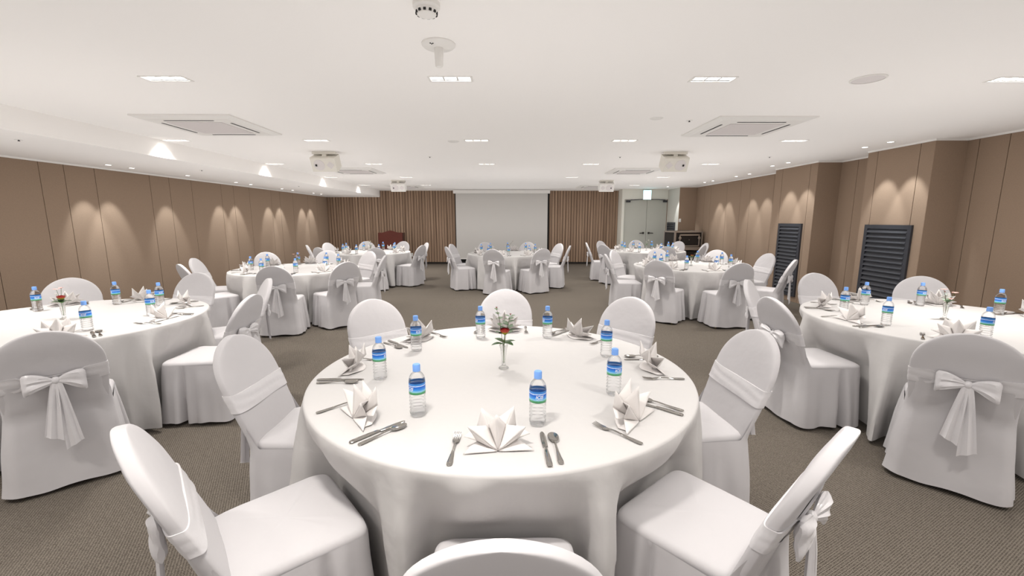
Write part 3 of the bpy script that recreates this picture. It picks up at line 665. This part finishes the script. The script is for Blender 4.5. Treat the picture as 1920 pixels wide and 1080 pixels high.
def make_spoon():
    mb = MB(); ribbon(mb, HANDLE)
    N = 20; R = []
    for q in (0.02, 0.35, 0.65, 0.86, 1.0, 1.03, 0.9, 0.6, 0.3, 0.02):
        pass
    def ring(s, dz, under): return [(0.0195*s*math.sin(2*PI*j/N), 0.062 + 0.033*s*(-math.cos(2*PI*j/N))*(1 + 0.06*math.cos(2*PI*j/N)), 0.0085 - 0.0068*(1 - s*s) + dz) for j in range(N)]
    mb.rings([ring(s, 0, 0) for s in (0.02, 0.3, 0.55, 0.78, 0.93, 1.0)] + [ring(s, -0.0016, 1) for s in (1.0, 0.93, 0.78, 0.55, 0.3, 0.02)])
    o = mb.build('spoon', 'steel', angle=50); o['category'] = 'spoon'; return Proto(o)
FORK, KNIFE, SPOON = make_fork(), make_knife(), make_spoon()

def make_vase():
    prof = [(0.0, 0.0), (0.024, 0.0), (0.0265, 0.003), (0.024, 0.008), (0.013, 0.014), (0.0095, 0.022), (0.0105, 0.035), (0.0125, 0.065), (0.0155, 0.100), (0.0215, 0.128), (0.0195, 0.128), (0.0135, 0.100), (0.0100, 0.065), (0.0075, 0.035), (0.0, 0.026)]
    o = MB().lathe(prof, 32, cap0=False, cap1=False, flute=lambda a, z: 0.07*math.sin(8*a) if z > 0.02 else 0.02*math.sin(8*a)).build('bud_vase', 'glass', angle=30); o['category'] = 'vase'; return Proto(o)
VASE = make_vase()

def leaf_mesh(mb, base, d, up, L, w, curl=0.2, n=6):
    d = Vector(d).normalized(); sd = d.cross(Vector(up)).normalized(); nu = sd.cross(d).normalized(); base = Vector(base); vs = []; fs = []
    for i in range(n + 1):
        q = i/n; hw = w*math.sin(PI*min(1, q*0.97 + 0.03))**0.8; c = base + d*L*q - nu*curl*L*q*q
        vs += [c - sd*hw + nu*hw*0.25, c, c + sd*hw + nu*hw*0.25]
    for i in range(n): fs += [(i*3, i*3+1, i*3+4, i*3+3), (i*3+1, i*3+2, i*3+5, i*3+4)]
    mb.add(vs, fs)
def rose_bloom(mb, r=0.019, h=0.034):
    for ring, (n, r0, r1, z1) in enumerate([(3, 0.003, 0.007, h), (4, 0.006, 0.012, h*0.97), (5, 0.008, r, h*0.86)]):
        for k in range(n):
            a0 = 2*PI*k/n + ring*0.5; da = 2*PI/n*0.68
            def fn(u, v):
                a = a0 + da*(u - 0.5)*2*(0.45 + 0.55*math.sin(min(1, v*1.2)*PI/2)); rr = r0*(1 - v) + r1*math.sin(v*PI/2)**0.7 + 0.004*v*v*(ring)*0.6 + 0.002*abs(u - 0.5)
                return (rr*math.cos(a), rr*math.sin(a), z1*v - 0.004*v*(2*u - 1)**2)
            mb.grid(fn, 6, 6)
def rose(loc, label, m, hz, rz=0, leaves=True):
    t = thing('rose', loc, rz, label, 'flower')
    MB().tube([(0, 0, -0.095), (0.001, 0, -0.03), (0.0, 0.002, 0.0), (0.006, -0.004, hz)], 0.0022).build('stem', 'stem', t)
    b = MB(); rose_bloom(b); b.build('bloom', m, t, loc=(0.006, -0.004, hz - 0.004))
    if leaves:
        for k in range(6):
            a = k*1.05 + 0.3; mb = MB(); leaf_mesh(mb, (0.004*math.cos(a), 0.004*math.sin(a), 0.004 + 0.003*(k % 3)), (math.cos(a), math.sin(a), 0.45 - 0.25*(k % 2)), (0, 0, 1), 0.060, 0.018, 0.25); mb.build('leaf', 'leaf', t)
    return t
def sprig(loc, label, pts, m='euc', pairs=5, L=0.022, w=0.010, bud=True, seed=1, cat='foliage'):
    rnd = random.Random(seed); t = thing('eucalyptus_sprig', loc, 0, label, cat)
    P = [Vector(p) for p in pts]; MB().tube(P, [0.0014]*(len(P) - 1) + [0.0007], 6).build('stem', 'twig', t)
    def along(q):
        f = q*(len(P) - 1); i = min(int(f), len(P) - 2); return P[i].lerp(P[i+1], f - i)
    for k in range(pairs):
        q = 0.50 + 0.46*k/(max(1, pairs - 1)); c = along(q); a = rnd.uniform(0, PI); s = 1 - 0.45*(k/pairs)
        for sg in (0, PI):
            mb = MB(); leaf_mesh(mb, c, (math.cos(a + sg), math.sin(a + sg), 0.35), (0, 0, 1), L*s, w*s, 0.1); mb.build('leaf', m, t)
    if bud:
        mb = MB(); e_ = P[-1]
        for k in range(4): leaf_mesh(mb, e_, (math.cos(k*1.6)*0.5, math.sin(k*1.6)*0.5, 1), (0.3, 0.2, 0), 0.010, 0.003, 0)
        mb.build('bud', 'bud', t)
    return t
def blossom(loc, label, heads, m, seed=1, n=5):
    rnd = random.Random(seed); t = thing('blossom_stem', loc, 0, label, 'flower')
    for hd in heads:
        hv = Vector(hd); st = MB().tube([(0, 0, -0.09), (hv.x*0.1, hv.y*0.1, 0.0), (hv.x*0.5, hv.y*0.5, hv.z*0.55), hv], 0.0012, 6).build('stem', 'stem', t)
        mb = MB()
        for k in range(n):
            a = 2*PI*k/n + rnd.random(); leaf_mesh(mb, hv, (math.cos(a), math.sin(a), 0.5), (0, 0, 1), 0.024, 0.011, 0.15)
        mb.build('petals', m, t)
    mb = MB()
    for k in range(7):
        a = rnd.uniform(0, 2*PI); leaf_mesh(mb, (0, 0, 0.002*k), (math.cos(a), math.sin(a), 0.5 + 0.5*rnd.random()), (0, 0, 1), 0.048, 0.013, 0.2)
    mb.build('leaf_cluster', 'euc', t)
    return t

# ------------------------------------------------------------------ tables, cloths, chairs, settings
TR = 0.915; TZ = 0.745
TABLES = [  # key, centre, angular offset, description, {seat index: (radius, angle) of the chair-back top} measured
 ('A', (-0.04, 2.09), 0, 'front centre table', {-2: (1.4, -89), -3: (1.42, -135.5), 4: (1.34, -178), 3: (1.36, 136), 2: (1.4, 90), 1: (1.4, 47), 0: (1.34, 2), -1: (1.38, -47)}),
 ('B', (-3.43, 3.20), 0, 'front left table', {-1: (1.48, -46), 0: (1.46, 1), 1: (1.44, 41), 2: (1.42, 88), 3: (1.36, 133)}),
 ('C', (3.32, 3.17), 3, 'front right table', {-3: (1.48, -132), 4: (1.4, -177), 3: (1.38, 141), 2: (1.4, 92), 1: (1.42, 52)}),
 ('D', (-3.35, 6.67), 9, 'middle left table', {-2: (1.46, -74), -1: (1.42, -38), 0: (1.36, 7), 1: (1.4, 55), 2: (1.42, 94), 3: (1.4, 137), 4: (1.42, -168), -3: (1.48, -128)}),
 ('E', (3.02, 7.10), 2, 'middle right table', {4: (1.44, 179), 3: (1.42, 142), 2: (1.42, 94), 1: (1.4, 48), 0: (1.4, 6), -1: (1.46, -43), -3: (1.42, -131), -2: (1.46, -88)}),
 ('F', (-3.32, 10.15), 22, 'back left table', {-3: (1.42, -118), 4: (1.36, -160), 3: (1.4, 156), 2: (1.42, 112), 1: (1.4, 70), 0: (1.38, 26), -1: (1.42, -20), -2: (1.42, -68)}),
 ('G', (-0.05, 9.75), -11, 'back centre table', {4: (1.4, 166), -3: (1.46, -154), -2: (1.44, -102), -1: (1.4, -60), 0: (1.4, -12), 1: (1.4, 26), 3: (1.4, 116), 2: (1.44, 69)}),
 ('H', (3.37, 10.60), 0, 'back right table', {4: (1.48, 173), 3: (1.4, 133), -3: (1.44, -149), 2: (1.42, 84), 1: (1.42, 36), 0: (1.46, -3), -1: (1.4, -46), -2: (1.4, -90)}),
]
SEATN = {-2: 'near', -1: 'near right', 0: 'right', 1: 'far right', 2: 'far', 3: 'far left', 4: 'left', -3: 'near left'}
VIEW = {-2: 'seen from behind', -1: 'seen from behind', 0: 'seen side-on', 1: 'facing the camera', 2: 'facing the camera', 3: 'facing the camera', 4: 'seen side-on', -3: 'seen from behind'}
OFFS = {  # measured nudges of bottles on the front table: seat -> (outward, right)
 ('A', -2): (0.594, 0.141), ('A', -3): (0.593, 0.138), ('A', 4): (0.586, 0.130), ('A', 3): (0.586, 0.134), ('A', 2): (0.593, 0.154), ('A', 1): (0.615, 0.221), ('A', 0): (0.574, 0.207), ('A', -1): (0.572, 0.122)}
TWIST = {('A', -3): -5, ('A', 4): -3}
NAPX = {('A', 1): 0.077, ('A', -1): -0.037}
random.seed(11)
def make_table(key, c, desc):
    t = thing('round_table', (c[0], c[1], 0), 0, 'round banquet table under the white cloth, %s' % desc, 'table', 'round banquet tables')
    MB().lathe([(0.0, 0.712), (TR - 0.012, 0.712), (TR - 0.004, 0.718), (TR - 0.004, 0.736), (TR - 0.012, 0.742), (0, 0.742)], 72, cap0=False, cap1=False).build('tabletop', 'table', t)
    MB().lathe([(0.05, 0.03), (0.05, 0.712)], 20).build('pedestal', 'louver', t)
    for k in range(4):
        a = PI/4 + k*PI/2; MB().tube([(0.04*math.cos(a), 0.04*math.sin(a), 0.06), (0.36*math.cos(a), 0.36*math.sin(a), 0.035), (0.42*math.cos(a), 0.42*math.sin(a), 0.018)], 0.018).build('leg', 'louver', t)
def make_cloth(key, c, desc, chairs, seed):
    rnd = random.Random(seed); N = 360; mb = MB(); rings = []
    for r, z in [(0.02, TZ), (0.3, TZ), (0.6, TZ), (0.8, TZ), (0.89, TZ), (0.913, TZ - 0.0006), (0.9195, TZ - 0.004), (0.9225, TZ - 0.012)]:
        rings.append([(r*math.cos(2*PI*j/N), r*math.sin(2*PI*j/N), z + (0.0008*noise.noise(Vector((r*4*math.cos(2*PI*j/N), r*4*math.sin(2*PI*j/N), seed))) if r < 0.85 else 0)) for j in range(N)])
    comp = [(n, rnd.uniform(0, 6.28), rnd.uniform(0.5, 1.0)) for n in (9, 13, 17, 22, 29)]
    LV = 26
    for l in range(1, LV + 1):
        s = l/LV; ring = []
        for j in range(N):
            a = 2*PI*j/N
            f = sum(w*math.sin(n*a + p) for n, p, w in comp)/2.3
            f = math.copysign(abs(f)**0.8, f)
            z = TZ - 0.016 + (0.034 - TZ + 0.016)*s
            k = s**0.75
            r = 0.9235 + 0.062*k + 0.070*f*k + (0.006*noise.noise(Vector((9*math.cos(a), 9*math.sin(a), z*7 + seed))) + 0.009*noise.noise(Vector((22*math.cos(a) + 1.5*z, 22*math.sin(a), z*2.5 + seed*2))))*min(1, s*4)
            x, y = r*math.cos(a), r*math.sin(a)
            # pushed in by the chair seats
            for (cx, cy, rz) in chairs:
                dx, dy = x - (cx - c[0]), y - (cy - c[1]); co, si = math.cos(-rz), math.sin(-rz); lx, ly = dx*co - dy*si, dx*si + dy*co
                front = 0.262 + 0.028*max(0, (0.45 - z)/0.44)
                ax = abs(lx); side = 0.235 + 0.035*max(0, (0.45 - z)/0.44); fall = 1.0 if ax < side else max(0.0, 1 - (ax - side)/0.09); fall = fall*fall*(3 - 2*fall)
                zf = min(1.0, max(0.0, (0.715 - z)/0.235))**1.15
                if fall > 0 and zf > 0 and ly < front and ly > -0.4:
                    push = (front - ly)*fall*zf + 0.004
                    # push along the chair's facing direction (+y local)
                    x += -math.sin(rz)*push; y += math.cos(rz)*push
            ring.append((x, y, max(0.012, z + (0.010*math.sin(9*a + comp[0][1]) if l == LV else 0))))
        rings.append(ring)
    mb.rings(rings, True, False)
    o = mb.build('tablecloth', 'cloth', angle=80, loc=(c[0], c[1], 0))
    tag(o, 'white floor-length tablecloth draped over the %s' % desc, 'tablecloth', 'white round tablecloths')
ci = 0
for ti, (key, c, off, desc, meas) in enumerate(TABLES):
    chairs = []
    rnd = random.Random(100 + ti)
    seats = []
    for k in (-3, -2, -1, 0, 1, 2, 3, 4):
        R, A = meas.get(k, (1.41 + rnd.uniform(-0.02, 0.02), 45*k + off + rnd.uniform(-2.5, 2.5)))
        a = math.radians(A); ro = R - 0.02*math.sin(a); lean = -back_y(0.93)
        rz = a + PI/2 + math.radians(rnd.uniform(-3, 3) + TWIST.get((key, k), 0))
        x, y = c[0] + ro*math.cos(a) - lean*math.sin(rz), c[1] + ro*math.sin(a) + lean*math.cos(rz)
        chairs.append((x, y, rz)); seats.append((k, math.radians(45*k + off) if k in meas or True else a))
        CH[ci % 3].put((x, y, 0), rz, 'white covered chair %s, %s seat of the %s' % (VIEW[k], SEATN[k], desc), 'covered banquet chairs'); ci += 1
    make_table(key, c, desc)
    make_cloth(key, c, desc, chairs, 5 + ti*7)
    for k, a in seats:
        o = Vector((math.cos(a), math.sin(a), 0)); rt = Vector((-math.sin(a), math.cos(a), 0)); C = Vector((c[0], c[1], TZ)); rin = a + PI/2  # +y local looks to the centre
        def W_(out, r, dz=0.0): return C + o*out + rt*r + Vector((0, 0, dz))
        J = lambda s: rnd.uniform(-s, s)
        where = 'at the %s seat of the %s' % (SEATN[k], desc)
        bo = OFFS.get((key, k), (0.593 + J(0.02), 0.140 + J(0.03)))
        brz = (0.12 if k == -2 else rnd.uniform(-1.6, 1.6)) if key == 'A' else rnd.uniform(-1.3, 1.3)
        if (key, k) == ('A', -3): brz = -0.75
        BOT.put(W_(*bo, 0.0008), brz, 'blue-labelled water bottle ' + where, 'water bottles on the tables')
        nx = NAPX.get((key, k), J(0.012))
        NAP[(k + ti) % 3].put(W_(0.785 + J(0.012), nx, 0.001), rin + J(0.12), 'white star-folded napkin ' + where, 'folded napkins')
        FORK.put(W_(0.772, NAPX.get((key, k), 0)*0.9 + (-0.145 + J(0.005)), 0.0008), rin - 0.03 + J(0.04), 'silver fork left of the napkin ' + where, 'forks')
        KNIFE.put(W_(0.768, NAPX.get((key, k), 0)*0.9 + (0.152 + J(0.005)), 0.0008), rin + 0.04 + J(0.02), 'silver knife right of the napkin ' + where, 'knives')
        SPOON.put(W_(0.765, NAPX.get((key, k), 0)*0.9 + (0.190 + J(0.005)), 0.0008), rin + 0.05 + J(0.02), 'silver spoon beside the knife ' + where, 'spoons')
    VASE.put((c[0] + 0.005, c[1] + 0.01, TZ + 0.0008), ti*0.7, 'small fluted glass bud vase in the middle of the %s' % desc, 'bud vases')
    vt = (c[0] + 0.005, c[1] + 0.01, TZ + 0.128)
    if key == 'A':
        rose(vt, 'red rose with yellow green base in the %s vase' % desc, 'rose', 0.058)
        sprig(vt, 'taller eucalyptus sprig leaning left in the front centre vase', [(0, 0, -0.09), (-0.004, 0.004, 0.0), (-0.012, 0.008, 0.06), (-0.022, 0.01, 0.135), (-0.036, 0.012, 0.185)], pairs=5, L=0.038, w=0.015, seed=3)
        sprig(vt, 'bushier eucalyptus sprig leaning right in the front centre vase', [(0, 0, -0.09), (0.003, 0.006, 0.0), (0.012, 0.012, 0.05), (0.022, 0.012, 0.10), (0.034, 0.014, 0.150)], pairs=7, L=0.048, w=0.021, seed=8)
    elif key == 'B':
        rose(vt, 'red rose with dark leaves in the front left vase', 'rose', 0.030)
        blossom(vt, 'thin stem with a pink red tip in the front left vase', [(-0.035, 0.01, 0.10), (0.004, 0.01, 0.11)], 'pink', 2, 3)
    elif key == 'C':
        sprig(vt, 'pale eucalyptus leaves standing in the front right vase', [(0, 0, -0.09), (-0.004, 0, 0.0), (-0.02, 0, 0.04), (-0.03, 0, 0.085)], 'eucpale', 5, 0.032, 0.014, True, 5)
        blossom(vt, 'pink blossoms in the front right vase', [(0.05, 0.0, 0.075), (-0.028, 0.01, 0.10), (0.01, -0.01, 0.03)], 'pink', 4)
    elif key == 'D': blossom(vt, 'pale pink blossoms in the middle left vase', [(-0.045, 0, 0.09), (0.035, 0, 0.105), (-0.02, 0, 0.06), (0.01, 0, 0.05)], 'pink', 5)
    elif key == 'E':
        rose(vt, 'dark red and yellow rose in the middle right vase', 'rosedark', 0.026)
        sprig(vt, 'thin green sprig leaning right in the middle right vase', [(0, 0, -0.09), (0.01, 0, 0.0), (0.05, 0, 0.06), (0.075, 0, 0.085)], 'euc', 3, 0.02, 0.008, False, 2)
    elif key == 'F': blossom(vt, 'white and yellow blossoms in the back left vase', [(-0.05, 0, 0.12), (0.0, 0, 0.12), (-0.03, 0, 0.08), (0.04, 0, 0.05)], 'white_petal', 6)
    elif key == 'G':
        sprig(vt, 'green leafy sprig leaning right in the back centre vase', [(0, 0, -0.09), (0.005, 0, 0.0), (0.025, 0, 0.06), (0.10, 0, 0.145)], 'leaf', 5, 0.03, 0.012, True, 3)
    else: blossom(vt, 'white blossoms in the back right vase', [(0.05, 0, 0.13), (0.045, 0, 0.105), (-0.01, 0, 0.075), (0.02, 0, 0.06)], 'white_petal', 7)
